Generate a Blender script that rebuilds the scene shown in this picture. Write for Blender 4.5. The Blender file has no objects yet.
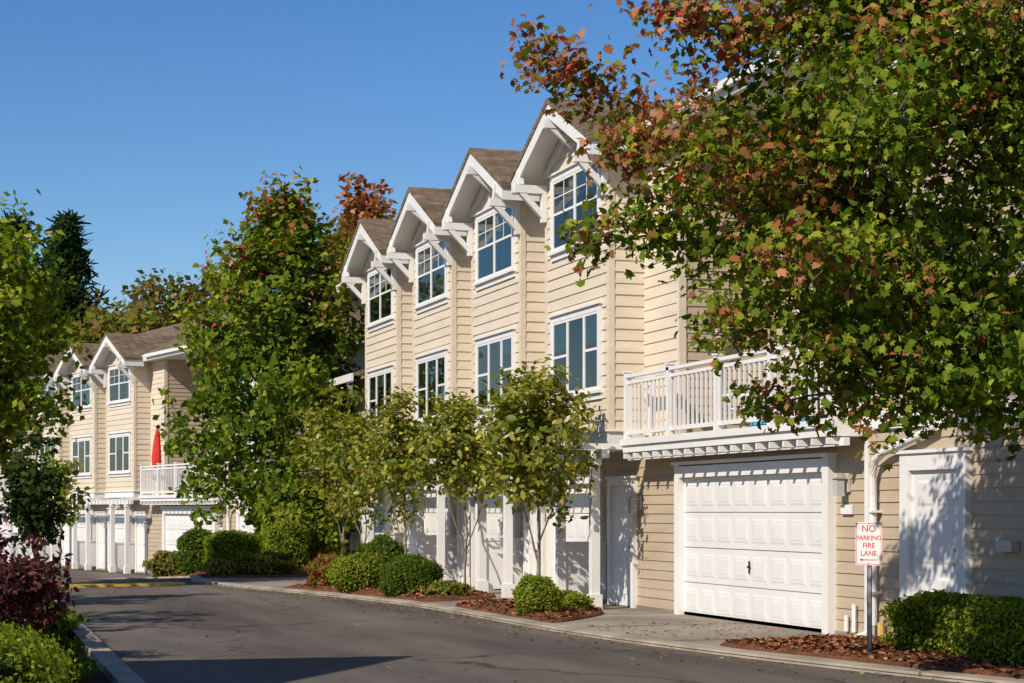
import bpy, bmesh, math, numpy as np
from mathutils import Vector, Matrix
rng=np.random.default_rng(7)
S=bpy.context.scene
COL=S.collection
def g(y): 
    return 0.0 if y<45 else (-0.6 if y>60 else -0.6*(y-45)/15)
# ---------------------------------------------------------------- materials
def newmat(n):
    m=bpy.data.materials.new(n); m.use_nodes=True
    nt=m.node_tree; b=nt.nodes['Principled BSDF']; return m,nt,b
def N(nt,t,**k):
    n=nt.nodes.new(t)
    for a,v in k.items():
        if a in n.inputs.keys(): n.inputs[a].default_value=v
        else: setattr(n,a,v)
    return n
def noisy(name,c1,c2,scale=3.0,rough=.8,bump=.0,bscale=40.,spec=.3,c3=None,s3=.3,stretch=None,detail=6):
    m,nt,b=newmat(name); L=nt.links.new
    tc=N(nt,'ShaderNodeTexCoord'); src=tc.outputs['Object']
    if stretch:
        mp=N(nt,'ShaderNodeMapping'); mp.inputs['Scale'].default_value=stretch; L(src,mp.inputs[0]); src=mp.outputs[0]
    no=N(nt,'ShaderNodeTexNoise',Scale=scale,Detail=detail,Roughness=.6); L(src,no.inputs['Vector'])
    r=N(nt,'ShaderNodeValToRGB'); r.color_ramp.elements[0].position=.33; r.color_ramp.elements[1].position=.67
    r.color_ramp.elements[0].color=(*c1,1); r.color_ramp.elements[1].color=(*c2,1); L(no.outputs[0],r.inputs[0])
    out=r.outputs[0]
    if c3:
        n3=N(nt,'ShaderNodeTexNoise',Scale=s3,Detail=5.); L(tc.outputs['Object'],n3.inputs['Vector'])
        r3=N(nt,'ShaderNodeValToRGB'); r3.color_ramp.elements[0].position=.45; r3.color_ramp.elements[1].position=.62
        r3.color_ramp.elements[0].color=(0,0,0,1); r3.color_ramp.elements[1].color=(.75,.75,.75,1); L(n3.outputs[0],r3.inputs[0])
        mx=N(nt,'ShaderNodeMixRGB'); L(r3.outputs[0],mx.inputs[0]); L(out,mx.inputs[1]); mx.inputs[2].default_value=(*c3,1); out=mx.outputs[0]
    L(out,b.inputs['Base Color']); b.inputs['Roughness'].default_value=rough
    b.inputs['Specular IOR Level'].default_value=spec
    if bump:
        nb=N(nt,'ShaderNodeTexNoise',Scale=bscale,Detail=4.); L(src,nb.inputs['Vector'])
        bp=N(nt,'ShaderNodeBump',Strength=bump,Distance=.02); L(nb.outputs[0],bp.inputs['Height']); L(bp.outputs[0],b.inputs['Normal'])
    return m
M={}
M['cream']=noisy('siding_cream',(.62,.53,.41),(.70,.605,.475),.9,.65,.06,30,.3,stretch=(1,1,6))
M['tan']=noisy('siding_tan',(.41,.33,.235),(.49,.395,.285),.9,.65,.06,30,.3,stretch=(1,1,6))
M['white']=noisy('white_trim_paint',(.72,.705,.685),(.79,.775,.755),1.5,.45,.03,20,.4)
M['door']=noisy('white_door_paint',(.70,.69,.675),(.77,.76,.745),1.2,.4,.02,20,.45)
M['conc']=noisy('concrete',(.25,.215,.17),(.34,.295,.235),1.5,.9,.25,60,.2,c3=(.18,.15,.118),s3=.5)
M['kerb']=noisy('kerb_concrete',(.32,.27,.21),(.42,.36,.285),3,.9,.25,50,.2,c3=(.22,.185,.14),s3=1.2)
M['mulch']=noisy('mulch',(.10,.038,.02),(.22,.092,.045),28,.95,.9,60,.1,c3=(.09,.042,.022),s3=2)
M['soil']=noisy('grass_soil',(.05,.06,.02),(.10,.10,.04),2,.95,.6,40,.1)
M['bark']=noisy('bark',(.09,.065,.045),(.20,.155,.11),14,.9,.7,30,.1,stretch=(1,1,.25))
M['barkl']=noisy('bark_light',(.18,.145,.10),(.30,.25,.18),14,.9,.5,30,.1,stretch=(1,1,.25))
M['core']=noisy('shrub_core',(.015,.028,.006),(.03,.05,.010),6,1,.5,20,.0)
M['lamp']=noisy('lantern_metal',(.45,.42,.38),(.55,.52,.47),4,.4,.0)
M['metal']=noisy('galvanised_metal',(.30,.30,.29),(.42,.42,.40),9,.45,.0)
M['metal'].node_tree.nodes['Principled BSDF'].inputs['Metallic'].default_value=.6
M['dark']=noisy('window_interior',(.014,.020,.026),(.07,.08,.085),1.1,.9,.0)
M['blind']=noisy('window_blind',(.38,.38,.36),(.50,.49,.46),2,.8,.0)
M['teal']=noisy('window_curtain_teal',(.08,.26,.26),(.14,.36,.34),2,.8,.0)
M['red']=noisy('umbrella_fabric',(.55,.03,.02),(.68,.05,.03),3,.8,.1)
M['redpaint']=noisy('sign_red',(.62,.03,.03),(.68,.05,.04),3,.5,.0)
M['blue']=noisy('blue_tarp',(.02,.33,.55),(.04,.42,.62),3,.5,.2,12)
M['yellow']=noisy('yellow_paint',(.60,.38,.04),(.70,.48,.08),8,.7,.1)
M['brass']=noisy('yellow_pipe',(.50,.33,.06),(.60,.42,.10),6,.5,.0)
M['black']=noisy('black_metal',(.02,.02,.02),(.03,.03,.03),6,.4,.0)
def asphalt():
    m,nt,b=newmat('asphalt'); L=nt.links.new
    tc=N(nt,'ShaderNodeTexCoord')
    fine=N(nt,'ShaderNodeTexNoise',Scale=55.,Detail=3.); L(tc.outputs['Object'],fine.inputs['Vector'])
    mp=N(nt,'ShaderNodeMapping'); mp.inputs['Scale'].default_value=(.55,.12,1); L(tc.outputs['Object'],mp.inputs[0])
    big=N(nt,'ShaderNodeTexNoise',Scale=1.,Detail=6.,Roughness=.62); L(mp.outputs[0],big.inputs['Vector'])
    r=N(nt,'ShaderNodeValToRGB'); e=r.color_ramp.elements
    e[0].position=.36; e[0].color=(.076,.063,.053,1); e[1].position=.66; e[1].color=(.165,.140,.115,1); L(big.outputs[0],r.inputs[0])
    r2=N(nt,'ShaderNodeValToRGB'); r2.color_ramp.elements[0].position=.3; r2.color_ramp.elements[0].color=(.6,.6,.6,1); r2.color_ramp.elements[1].position=.72; r2.color_ramp.elements[1].color=(1.45,1.42,1.38,1); L(fine.outputs[0],r2.inputs[0])
    mx=N(nt,'ShaderNodeMixRGB',blend_type='MULTIPLY'); mx.inputs[0].default_value=1; L(r.outputs[0],mx.inputs[1]); L(r2.outputs[0],mx.inputs[2])
    vo=N(nt,'ShaderNodeTexVoronoi',feature='DISTANCE_TO_EDGE'); vo.inputs['Scale'].default_value=.17
    wn=N(nt,'ShaderNodeTexNoise',Scale=.8,Detail=5.); L(tc.outputs['Object'],wn.inputs['Vector'])
    ad=N(nt,'ShaderNodeVectorMath',operation='MULTIPLY_ADD'); L(wn.outputs['Color'],ad.inputs[0]); ad.inputs[1].default_value=(2.2,2.2,0); L(tc.outputs['Object'],ad.inputs[2]); L(ad.outputs[0],vo.inputs['Vector'])
    r3=N(nt,'ShaderNodeValToRGB'); r3.color_ramp.elements[0].position=.002; r3.color_ramp.elements[0].color=(.4,.4,.4,1); r3.color_ramp.elements[1].position=.009; r3.color_ramp.elements[1].color=(1,1,1,1); L(vo.outputs[0],r3.inputs[0])
    m2=N(nt,'ShaderNodeMixRGB',blend_type='MULTIPLY'); m2.inputs[0].default_value=1; L(mx.outputs[0],m2.inputs[1]); L(r3.outputs[0],m2.inputs[2])
    L(m2.outputs[0],b.inputs['Base Color']); b.inputs['Roughness'].default_value=.88; b.inputs['Specular IOR Level'].default_value=.25
    bp=N(nt,'ShaderNodeBump',Strength=.35,Distance=.01); L(fine.outputs[0],bp.inputs['Height']); L(bp.outputs[0],b.inputs['Normal'])
    return m
M['asphalt']=asphalt()
def shingle():
    m,nt,b=newmat('roof_shingle'); L=nt.links.new
    tc=N(nt,'ShaderNodeTexCoord'); sp=N(nt,'ShaderNodeSeparateXYZ'); L(tc.outputs['Object'],sp.inputs[0])
    a=N(nt,'ShaderNodeMath',operation='ADD'); L(sp.outputs[0],a.inputs[0]); L(sp.outputs[1],a.inputs[1])
    c=N(nt,'ShaderNodeMath',operation='MULTIPLY'); L(sp.outputs[2],c.inputs[0]); c.inputs[1].default_value=2.2
    v=N(nt,'ShaderNodeCombineXYZ'); L(a.outputs[0],v.inputs[0]); L(c.outputs[0],v.inputs[1])
    br=N(nt,'ShaderNodeTexBrick'); L(v.outputs[0],br.inputs['Vector']); br.inputs['Scale'].default_value=1.
    br.inputs['Brick Width'].default_value=.3; br.inputs['Row Height'].default_value=.15; br.inputs['Mortar Size'].default_value=.012
    br.inputs['Color1'].default_value=(.15,.10,.055,1); br.inputs['Color2'].default_value=(.25,.175,.10,1); br.inputs['Mortar'].default_value=(.07,.05,.035,1)
    no=N(nt,'ShaderNodeTexNoise',Scale=3.,Detail=8.); L(tc.outputs['Object'],no.inputs['Vector'])
    r=N(nt,'ShaderNodeValToRGB'); r.color_ramp.elements[0].position=.3; r.color_ramp.elements[0].color=(.6,.6,.6,1); r.color_ramp.elements[1].position=.7; r.color_ramp.elements[1].color=(1.2,1.2,1.2,1); L(no.outputs[0],r.inputs[0])
    mx=N(nt,'ShaderNodeMixRGB',blend_type='MULTIPLY'); mx.inputs[0].default_value=1; L(br.outputs[0],mx.inputs[1]); L(r.outputs[0],mx.inputs[2])
    L(mx.outputs[0],b.inputs['Base Color']); b.inputs['Roughness'].default_value=.95
    bp=N(nt,'ShaderNodeBump',Strength=.5,Distance=.02); L(br.outputs['Fac'],bp.inputs['Height']); bp.invert=True; L(bp.outputs[0],b.inputs['Normal'])
    return m
M['roof']=shingle()
def glass():
    m=bpy.data.materials.new('window_glass'); m.use_nodes=True; nt=m.node_tree; nt.nodes.clear(); L=nt.links.new
    o=N(nt,'ShaderNodeOutputMaterial'); gl=N(nt,'ShaderNodeBsdfGlossy',Roughness=.02); tr=N(nt,'ShaderNodeBsdfTransparent'); tr.inputs[0].default_value=(.75,.85,.85,1)
    gl.inputs[0].default_value=(.9,.95,.95,1)
    tc=N(nt,'ShaderNodeTexCoord'); no=N(nt,'ShaderNodeTexNoise',Scale=.9,Detail=1.); L(tc.outputs['Object'],no.inputs['Vector'])
    bp=N(nt,'ShaderNodeBump',Strength=.12,Distance=.1); L(no.outputs[0],bp.inputs['Height']); L(bp.outputs[0],gl.inputs['Normal'])
    f=N(nt,'ShaderNodeFresnel',IOR=1.7); mx=N(nt,'ShaderNodeMixShader'); L(f.outputs[0],mx.inputs[0]); L(tr.outputs[0],mx.inputs[1]); L(gl.outputs[0],mx.inputs[2]); L(mx.outputs[0],o.inputs[0])
    return m
M['glass']=glass()
def leafmat(name,gloss=.0,trans=.35):
    m=bpy.data.materials.new(name); m.use_nodes=True; nt=m.node_tree; nt.nodes.clear(); L=nt.links.new; o=N(nt,'ShaderNodeOutputMaterial')
    at=N(nt,'ShaderNodeAttribute',attribute_name='leafcol'); b=N(nt,'ShaderNodeBsdfDiffuse'); L(at.outputs['Color'],b.inputs[0])
    t=N(nt,'ShaderNodeBsdfTranslucent'); h=N(nt,'ShaderNodeHueSaturation',Saturation=1.1,Value=1.6); L(at.outputs['Color'],h.inputs['Color']); L(h.outputs[0],t.inputs[0])
    mx=N(nt,'ShaderNodeMixShader'); mx.inputs[0].default_value=trans; L(b.outputs[0],mx.inputs[1]); L(t.outputs[0],mx.inputs[2]); out=mx.outputs[0]
    if gloss:
        gl=N(nt,'ShaderNodeBsdfGlossy',Roughness=.42); gl.inputs[0].default_value=(.9,.9,.75,1); m2=N(nt,'ShaderNodeMixShader'); m2.inputs[0].default_value=gloss; L(out,m2.inputs[1]); L(gl.outputs[0],m2.inputs[2]); out=m2.outputs[0]
    L(out,o.inputs[0]); return m
M['leaf']=leafmat('leaf'); M['leafg']=leafmat('leaf_glossy',.035,.33)
M['chip']=leafmat('dry_chip',0,.0)
# ---------------------------------------------------------------- mesh builder
class MB:
    def __init__(s): s.v=[]; s.f=[]
    def poly(s,pts):
        n=len(s.v); s.v+= [tuple(p) for p in pts]; s.f.append(tuple(range(n,n+len(pts))))
    def hexa(s,p):
        n=len(s.v); s.v+=[tuple(q) for q in p]
        for f in ((0,3,2,1),(4,5,6,7),(0,1,5,4),(1,2,6,5),(2,3,7,6),(3,0,4,7)): s.f.append(tuple(n+i for i in f))
    def box(s,x0,x1,y0,y1,z0,z1):
        s.hexa([(x0,y0,z0),(x1,y0,z0),(x1,y1,z0),(x0,y1,z0),(x0,y0,z1),(x1,y0,z1),(x1,y1,z1),(x0,y1,z1)])
    def fbox(s,fr,s0,s1,n0,n1,z0,z1):
        a=lambda q,n,z:fp(fr,q,n,z)
        s.hexa([a(s0,n0,z0),a(s1,n0,z0),a(s1,n1,z0),a(s0,n1,z0),a(s0,n0,z1),a(s1,n0,z1),a(s1,n1,z1),a(s0,n1,z1)])
    def beam(s,a,b,w,h):
        a=Vector(a); b=Vector(b); d=(b-a).normalized(); up=Vector((0,0,1))
        if abs(d.z)>.98: up=Vector((1,0,0))
        r=d.cross(up).normalized()*w/2; u=r.cross(d).normalized()*h/2
        s.hexa([a-r-u,a+r-u,b+r-u,b-r-u,a-r+u,a+r+u,b+r+u,b-r+u])
    def tube(s,pts,rad,n=8,cap=True):
        pts=[Vector(p) for p in pts]; base=len(s.v); R=rad if hasattr(rad,'__len__') else [rad]*len(pts)
        for i,p in enumerate(pts):
            d=(pts[min(i+1,len(pts)-1)]-pts[max(i-1,0)]).normalized(); u=Vector((0,0,1)) if abs(d.z)<.95 else Vector((1,0,0))
            a=d.cross(u).normalized(); b=a.cross(d)
            for k in range(n):
                t=2*math.pi*k/n; s.v.append(tuple(p+(a*math.cos(t)+b*math.sin(t))*R[i]))
        for i in range(len(pts)-1):
            for k in range(n):
                k2=(k+1)%n; s.f.append((base+i*n+k,base+i*n+k2,base+(i+1)*n+k2,base+(i+1)*n+k))
        if cap:
            s.f.append(tuple(base+k for k in range(n))[::-1]); s.f.append(tuple(base+(len(pts)-1)*n+k for k in range(n)))
    def obj(s,name,mat,parent=None,smooth=False,bevel=0):
        me=bpy.data.meshes.new(name); me.from_pydata(s.v,[],s.f); me.update()
        if mat!='glass':
            bm=bmesh.new(); bm.from_mesh(me); bmesh.ops.recalc_face_normals(bm,faces=bm.faces) ; bm.to_mesh(me); bm.free()
        o=bpy.data.objects.new(name,me); COL.objects.link(o); me.materials.append(M[mat])
        if parent: o.parent=parent
        if smooth: me.polygons.foreach_set('use_smooth',[True]*len(me.polygons))
        if bevel:
            md=o.modifiers.new('bevel','BEVEL'); md.width=bevel; md.segments=2; md.limit_method='ANGLE'
        return o
def fp(fr,q,n,z):
    P,U,Nn=fr; return (P[0]+U[0]*q+Nn[0]*n,P[1]+U[1]*q+Nn[1]*n,z)
def FF(X): return ((X,0),(0,1),(-1,0))
def SF(Y): return ((0,Y),(1,0),(0,-1))
def BF(Y): return ((0,Y),(1,0),(0,1))
def empty(name,loc=(0,0,0)):
    e=bpy.data.objects.new(name,None); e.location=loc; e.empty_display_size=.3; COL.objects.link(e); return e
def lap(mb,fr,l,r,z0,z1,ex=.18,out=.018):
    lf=l if callable(l) else (lambda z:l); rf=r if callable(r) else (lambda z:r)
    z=z0
    while z<z1-1e-4:
        t=min(z+ex,z1)
        if rf(z)-lf(z)>.02:
            a0,b0,a1,b1=lf(z),rf(z),lf(t),rf(t)
            if b1<a1: a1=b1=(a1+b1)/2
            k=out*(t-z)/ex*(1+rng.normal(0,.08))
            cuts=[]
            if b0-a0>4 and b1-a1>4:
                x=a0+rng.uniform(1.2,3.6)
                while x<b0-.6: cuts.append(x); x+=rng.uniform(2.8,3.7)
            xs=[(a0,a1)]+[(c,c) for c in cuts]+[(b0,b1)]
            for (p,q) in zip(xs[:-1],xs[1:]):
                e0=.0025 if p[0]!=a0 else 0; e1=.0025 if q[0]!=b0 else 0
                mb.poly([fp(fr,p[0]+e0,k,z),fp(fr,q[0]-e1,k,z),fp(fr,q[1]-e1,.001,t),fp(fr,p[1]+e0,.001,t)])
            mb.poly([fp(fr,a0,0,z),fp(fr,b0,0,z),fp(fr,b0,k,z),fp(fr,a0,k,z)])
        z=t
# ---------------------------------------------------------------- building
def window(B,fr,s0,s1,z0,z1,kind,cur=0):
    W=B['white']; t=.10
    W.fbox(fr,s0-t,s0,0,.055,z0-.02,z1+t); W.fbox(fr,s1,s1+t,0,.055,z0-.02,z1+t)
    W.fbox(fr,s0,s1,0,.052,z1,z1+t); W.fbox(fr,s0-t-.03,s1+t+.03,0,.095,z1+t,z1+t+.035)
    W.fbox(fr,s0-t-.03,s1+t+.03,0,.10,z0-.07,z0-.02); W.fbox(fr,s0-t,s1+t,0,.045,z0-.17,z0-.072)
    B['dark'].fbox(fr,s0,s1,.0,.0205,z0-.02,z1)
    q4=[fp(fr,s0,.030,z0),fp(fr,s1,.030,z0),fp(fr,s1,.030,z1),fp(fr,s0,.030,z1)]
    U,Nn=fr[1],fr[2]
    if U[1]*Nn[0]-U[0]*Nn[1]<0: q4=q4[::-1]
    B['glass'].poly(q4)
    w=s1-s0; fr_=.045
    cuts=[0,.5,1] if kind=='u' else ([0,.3,.66,1] if kind=='l' else [0,1])
    W.fbox(fr,s0,s1,.021,.046,z0-.02,z0+fr_); W.fbox(fr,s0,s1,.021,.046,z1-fr_,z1)
    for i,c in enumerate(cuts):
        x=s0+c*w; a=x if i==0 else x-.04; b=x if i==len(cuts)-1 else x+.04
        if i==0:b=x+fr_
        if i==len(cuts)-1:a=x-fr_
        W.fbox(fr,a,b,.021,.048,z0+fr_,z1-fr_)
    for i in range(len(cuts)-1):
        a=s0+cuts[i]*w+.045; b=s0+cuts[i+1]*w-.045; zm=z0+.52*(z1-z0)
        if kind=='u' or (kind=='l' and i!=1):
            W.fbox(fr,a,b,.021,.042,zm-.022,zm+.022)
        if kind=='u':
            W.fbox(fr,(a+b)/2-.009,(a+b)/2+.009,.031,.038,zm+.022,z1-fr_)
            zz=(zm+z1)/2; W.fbox(fr,a,(a+b)/2-.01,.031,.037,zz-.009,zz+.009); W.fbox(fr,(a+b)/2+.01,b,.031,.037,zz-.009,zz+.009)
        c=(cur+i*2)%4
        key='teal' if cur==5 else 'blind'
        if cur==5: B[key].fbox(fr,a,b,.0206,.0235,z0+.1,z1-fr_)
        elif c==0: B[key].fbox(fr,a,b,.0206,.0235,z0+.75*(z1-z0),z1-fr_)
        elif c==1: B['blind'].fbox(fr,a,b,.0206,.0235,z0+.6*(z1-z0),z1-fr_)
        elif c==2: B['blind'].fbox(fr,a,a+.3*(b-a),.0206,.0235,z0+fr_,z1-fr_)
def panel(D,fr,a,b,z0,z1,q,n0,n1):
    n=len(D.v)
    D.v+=[fp(fr,a,n0,z0),fp(fr,b,n0,z0),fp(fr,b,n0,z1),fp(fr,a,n0,z1),fp(fr,a+q,n1,z0+q),fp(fr,b-q,n1,z0+q),fp(fr,b-q,n1,z1-q),fp(fr,a+q,n1,z1-q)]
    for k in range(4): D.f.append((n+k,n+(k+1)%4,n+4+(k+1)%4,n+4+k))
    D.f.append((n+4,n+5,n+6,n+7))
def gdoor(B,fr,s0,s1,h,cols,rows=4):
    D=B['door']; W=B['white']; t=.17
    W.fbox(fr,s0-t,s0,0,.13,0,h+t+.02); W.fbox(fr,s1,s1+t,0,.13,0,h+t+.02); W.fbox(fr,s0,s1,0,.127,h,h+t)
    W.fbox(fr,s0-t-.04,s1+t+.04,0,.17,h+t+.02,h+t+.07)
    rh=h/rows
    for r in range(rows):
        z0=r*rh+.01; z1=(r+1)*rh-.003
        D.fbox(fr,s0,s1,.0,.030,z0,z1)
        cw=(s1-s0)/cols
        for c in range(cols):
            a=s0+c*cw+.06; b=s0+(c+1)*cw-.06
            panel(D,fr,a,b,z0+.085,z1-.085,.03,.0302,.037)
            panel(D,fr,a+.055,b-.055,z0+.14,z1-.14,.02,.0371,.041)
    B['black'].fbox(fr,s0,s1,.0,.034,.0,.012)
    B['black'].fbox(fr,(s0+s1)/2-.03,(s0+s1)/2+.03,.047,.07,rh+.28,rh+.31) 
    B['black'].fbox(fr,(s0+s1)/2-.012,(s0+s1)/2+.012,.047,.06,rh+.2,rh+.38)
def edoor(B,fr,s0,s1,h=2.08,t=.11):
    D=B['door']; W=B['white']
    W.fbox(fr,s0-t,s0,0,.09,0.02,h+t); W.fbox(fr,s1,s1+t,0,.09,0.02,h+t); W.fbox(fr,s0,s1,0,.088,h,h+t); W.fbox(fr,s0-t-.03,s1+t+.03,0,.12,h+t,h+t+.04)
    D.fbox(fr,s0,s1,0,.032,.05,h); w=s1-s0
    for (z0,z1) in ((.22,.85),(1.0,1.55),(1.68,h-.12)):
        for (a,b) in ((s0+.12*w,s0+.46*w),(s0+.54*w,s0+.88*w)): panel(D,fr,a,b,z0,z1,.03,.0322,.044)
    B['lamp'].fbox(fr,s0+.05,s0+.10,.033,.09,1.0,1.05); B['lamp'].fbox(fr,s0+.05,s0+.10,.033,.07,1.15,1.20)
def lantern(B,fr,s,z):
    B['lamp'].fbox(fr,s-.06,s+.06,.018,.05,z-.12,z+.12)
    B['lamp'].fbox(fr,s-.015,s+.015,.05,.16,z+.08,z+.11)
    B['blind'].fbox(fr,s-.055,s+.055,.10,.21,z-.15,z+.05); B['lamp'].fbox(fr,s-.075,s+.075,.08,.23,z+.05,z+.075)
    B['lamp'].fbox(fr,s-.04,s+.04,.115,.195,z+.075,z+.12); B['lamp'].fbox(fr,s-.06,s+.06,.095,.215,z-.17,z-.15)
def railing(B,pts,z0,h=1.0):
    W=B['white']; done=[]
    for (a,b) in zip(pts[:-1],pts[1:]):
        a=Vector((*a,0)); b=Vector((*b,0)); L=(b-a).length; d=(b-a)/L
        for zz,hh,ww in ((z0+h,.05,.10),(z0+h-.10,.05,.045),(z0+.10,.06,.045)):
            W.beam(a+d*.0505+Vector((0,0,zz)),b-d*.0505+Vector((0,0,zz)),ww,hh)
        n=int(L/.16)
        for i in range(1,n):
            p=a+d*(L*i/n); W.box(p.x-.015,p.x+.015,p.y-.015,p.y+.015,z0+.13,z0+h-.125)
        np_=max(1,round(L/1.75))
        for i in range(np_+1):
            p=a+d*(L*i/np_)
            if any((p-q).length<.1 for q in done): continue
            done.append(p)
            W.box(p.x-.05,p.x+.05,p.y-.05,p.y+.05,z0-.01,z0+h+.06); W.box(p.x-.065,p.x+.065,p.y-.065,p.y+.065,z0+h+.061,z0+h+.09)
def townhouse(name,y_end=14.0,seed=0,far_unit=True):
    keys=['cream','tan','white','door','roof','glass','dark','blind','teal','lamp','black','conc','brass']
    B={k:MB() for k in keys}; T=B['tan']; C=B['cream']; W=B['white']
    nb=4; P=4.5; yc0=29.4; yl=yc0+P*(nb-1)
    xf=11.4; ztop=7.5; yR0,yR1=20.5,26.4; yF0,yF1=yl+3.0,yl+8.9
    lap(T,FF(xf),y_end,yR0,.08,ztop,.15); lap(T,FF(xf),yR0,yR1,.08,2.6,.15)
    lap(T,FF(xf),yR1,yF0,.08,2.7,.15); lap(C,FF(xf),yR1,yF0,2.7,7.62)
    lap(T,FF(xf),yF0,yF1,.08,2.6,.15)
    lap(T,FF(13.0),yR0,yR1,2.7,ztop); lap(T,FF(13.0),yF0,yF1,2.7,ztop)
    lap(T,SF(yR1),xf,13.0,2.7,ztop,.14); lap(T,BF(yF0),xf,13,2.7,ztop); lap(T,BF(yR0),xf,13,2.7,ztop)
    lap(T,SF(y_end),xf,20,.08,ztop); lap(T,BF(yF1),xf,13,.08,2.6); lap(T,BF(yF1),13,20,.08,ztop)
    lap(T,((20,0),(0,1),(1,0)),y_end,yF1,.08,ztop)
    B['conc'].box(xf-.03,20,y_end-.03,yF1+.03,-.3,.08)
    for (x,y) in ((xf,yR1),(xf,yR0),(xf,y_end)):
        mat=C if y==yR1 else W
        mat.box(x-.03,x+.09,y-.03,y+.06,.08 if y!=yR1 else 2.72,ztop)
    for k in range(nb):
        yc=yc0+P*k; h=1.55; X=10.8
        l=lambda z:max(yc-h, yc-(8.34-z)/.5); r=lambda z:min(yc+h, yc+(8.34-z)/.5)
        lap(C,FF(X),l,r,2.9,8.34,.185,.02)
        lap(C,SF(yc-h),X,xf,2.9,7.56,.185,.02); lap(C,BF(yc+h),X,xf,2.9,7.56,.185,.02)
        for y in (yc-h,yc+h): 
            s=1 if y>yc else -1
            y0,y1=(y-.09,y+.024) if s>0 else (y-.024,y+.09)
            C.box(X-.028,X+.07,y0,y1,2.9,7.55)
        W.box(X-.05,xf,yc-h-.05,yc+h+.05,2.70,2.9)
        W.box(X-.09,xf,yc-h-.09,yc+h+.09,2.901,2.93)
        W.box(X+.02,xf,yc-h,yc+h,2.62,2.699)
        window(B,FF(X),yc-1.12,yc+1.12,6.15,7.36,'u',(5 if (k==1) else k+seed))
        window(B,FF(X),yc-1.12,yc+1.12,3.62,4.90,'l',(k*3+1+seed)%4)
        x0,x1=10.28,14.2; hw=1.98
        for s in (-1,1):
            def q(x,d,z): return (x,yc+s*d,z)
            zr,ze=8.58,8.58-.5*hw
            t=.10
            B['roof'].hexa([q(x0-.02,0,zr-t),q(x1,0,zr-t),q(x1,hw+.03,ze-t-.015),q(x0-.02,hw+.03,ze-t-.015),q(x0-.02,0,zr),q(x1,0,zr),q(x1,hw+.03,ze-.015),q(x0-.02,hw+.03,ze-.015)])
            W.hexa([q(x0+.05,0,zr-t-.05),q(x1,0,zr-t-.05),q(x1,hw-.03,ze-t-.035),q(x0+.05,hw-.03,ze-t-.035),q(x0+.05,0,zr-t-.002),q(x1,0,zr-t-.002),q(x1,hw-.03,ze-t+.013),q(x0+.05,hw-.03,ze-t+.013)])
            W.hexa([q(x0,0,zr-t-.24),q(x0+.05,0,zr-t-.24),q(x0+.05,hw,ze-t-.22),q(x0,hw,ze-t-.22),q(x0,0,zr-t-.003),q(x0+.05,0,zr-t-.003),q(x0+.05,hw,ze-t+.0),q(x0,hw,ze-t+.0)])
            W.hexa([q(x0+.05,hw-.03,ze-t-.22),q(11.0,hw-.03,ze-t-.22),q(11.0,hw,ze-t-.22),q(x0+.05,hw,ze-t-.22),q(x0+.05,hw-.03,ze-t-.01),q(11.0,hw-.03,ze-t-.01),q(11.0,hw,ze-t-.01),q(x0+.05,hw,ze-t-.01)])
            W.hexa([q(X-.05,0,8.22),q(X-.001,0,8.22),q(X-.001,h,8.22-.5*h),q(X-.05,h,8.22-.5*h),q(X-.05,0,8.40),q(X-.001,0,8.40),q(X-.001,h,8.40-.5*h),q(X-.05,h,8.40-.5*h)])
            y=yc+s*(h-.04)
            W.box(x0-.10,X-.03,y-.06,y+.06,7.22,7.36); W.box(X-.12,X-.03,y-.055,y+.055,6.72,7.22)
            W.beam((x0+.02,y,7.24),(X-.08,y,6.82),.10,.10)
            W.beam((x0+.02,y,7.36),(x0+.02,yc+s*1.60,7.62),.10,.10)
        W.box(x0-.08,X-.06,yc-.06,yc+.06,8.06,8.2); W.beam((x0+.02,yc,8.1),(X-.08,yc,7.78),.09,.09)
        edoor(B,FF(xf),yc-1.15,yc-.2,2.05)
        gdoor(B,FF(xf),yc+.45,yc+2.75,2.1,4)
        for yy in (yc-1.5,yc+.12):
            W.box(10.48,10.62,yy-.07,yy+.07,.03,2.46); W.box(10.45,10.65,yy-.10,yy+.10,.03,.28); W.box(10.46,10.64,yy-.09,yy+.09,2.36,2.455)
        W.box(10.625,11.36,yc+.09,yc+.15,.12,1.05); W.box(10.655,11.36,yc+.07,yc+.17,1.051,1.10)
        lantern(B,FF(xf),yc-1.42,1.75)
    W.box(10.49,10.61,yR1+1.0,yl+1.9,2.46,2.60)
    y=yR1+1.1
    while y<yl+1.9:
        W.box(10.22,xf-.01,y-.025,y+.025,2.601,2.695 if not any(abs(y-(yc0+P*k))<1.6 for k in range(4)) else 2.618); y+=.42
    e=.42; x0,x1=xf-e,20+e; y0,y1=y_end-e,yF1+e; ze=7.52; xm=(x0+x1)/2; hh=ze+(xm-x0)*.46; a=(xm-x0)
    R=B['roof']; p=[(x0,y0,ze),(x1,y0,ze),(x1,y1,ze),(x0,y1,ze),(xm,y0+a,hh),(xm,y1-a,hh)]
    n=len(R.v); R.v+=[(q[0],q[1],q[2]+.14) for q in p]; 
    for f in ((0,1,4),(1,2,5,4),(2,3,5),(3,0,4,5)): R.f.append(tuple(n+i for i in f))
    W.box(x0+.03,x1-.03,y0+.03,y1-.03,ze-.06,ze)
    W.box(x0-.02,x0+.03,y0-.02,y1+.02,ze-.08,ze+.135); W.box(x1-.03,x1+.02,y0-.02,y1+.02,ze-.08,ze+.135)
    W.box(x0+.031,x1-.031,y0-.02,y0+.029,ze-.08,ze+.135); W.box(x0+.031,x1-.031,y1-.029,y1+.02,ze-.08,ze+.135)
    W.box(x0-.12,x0-.021,y0,yR1+.6,ze+.02,ze+.13)
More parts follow.
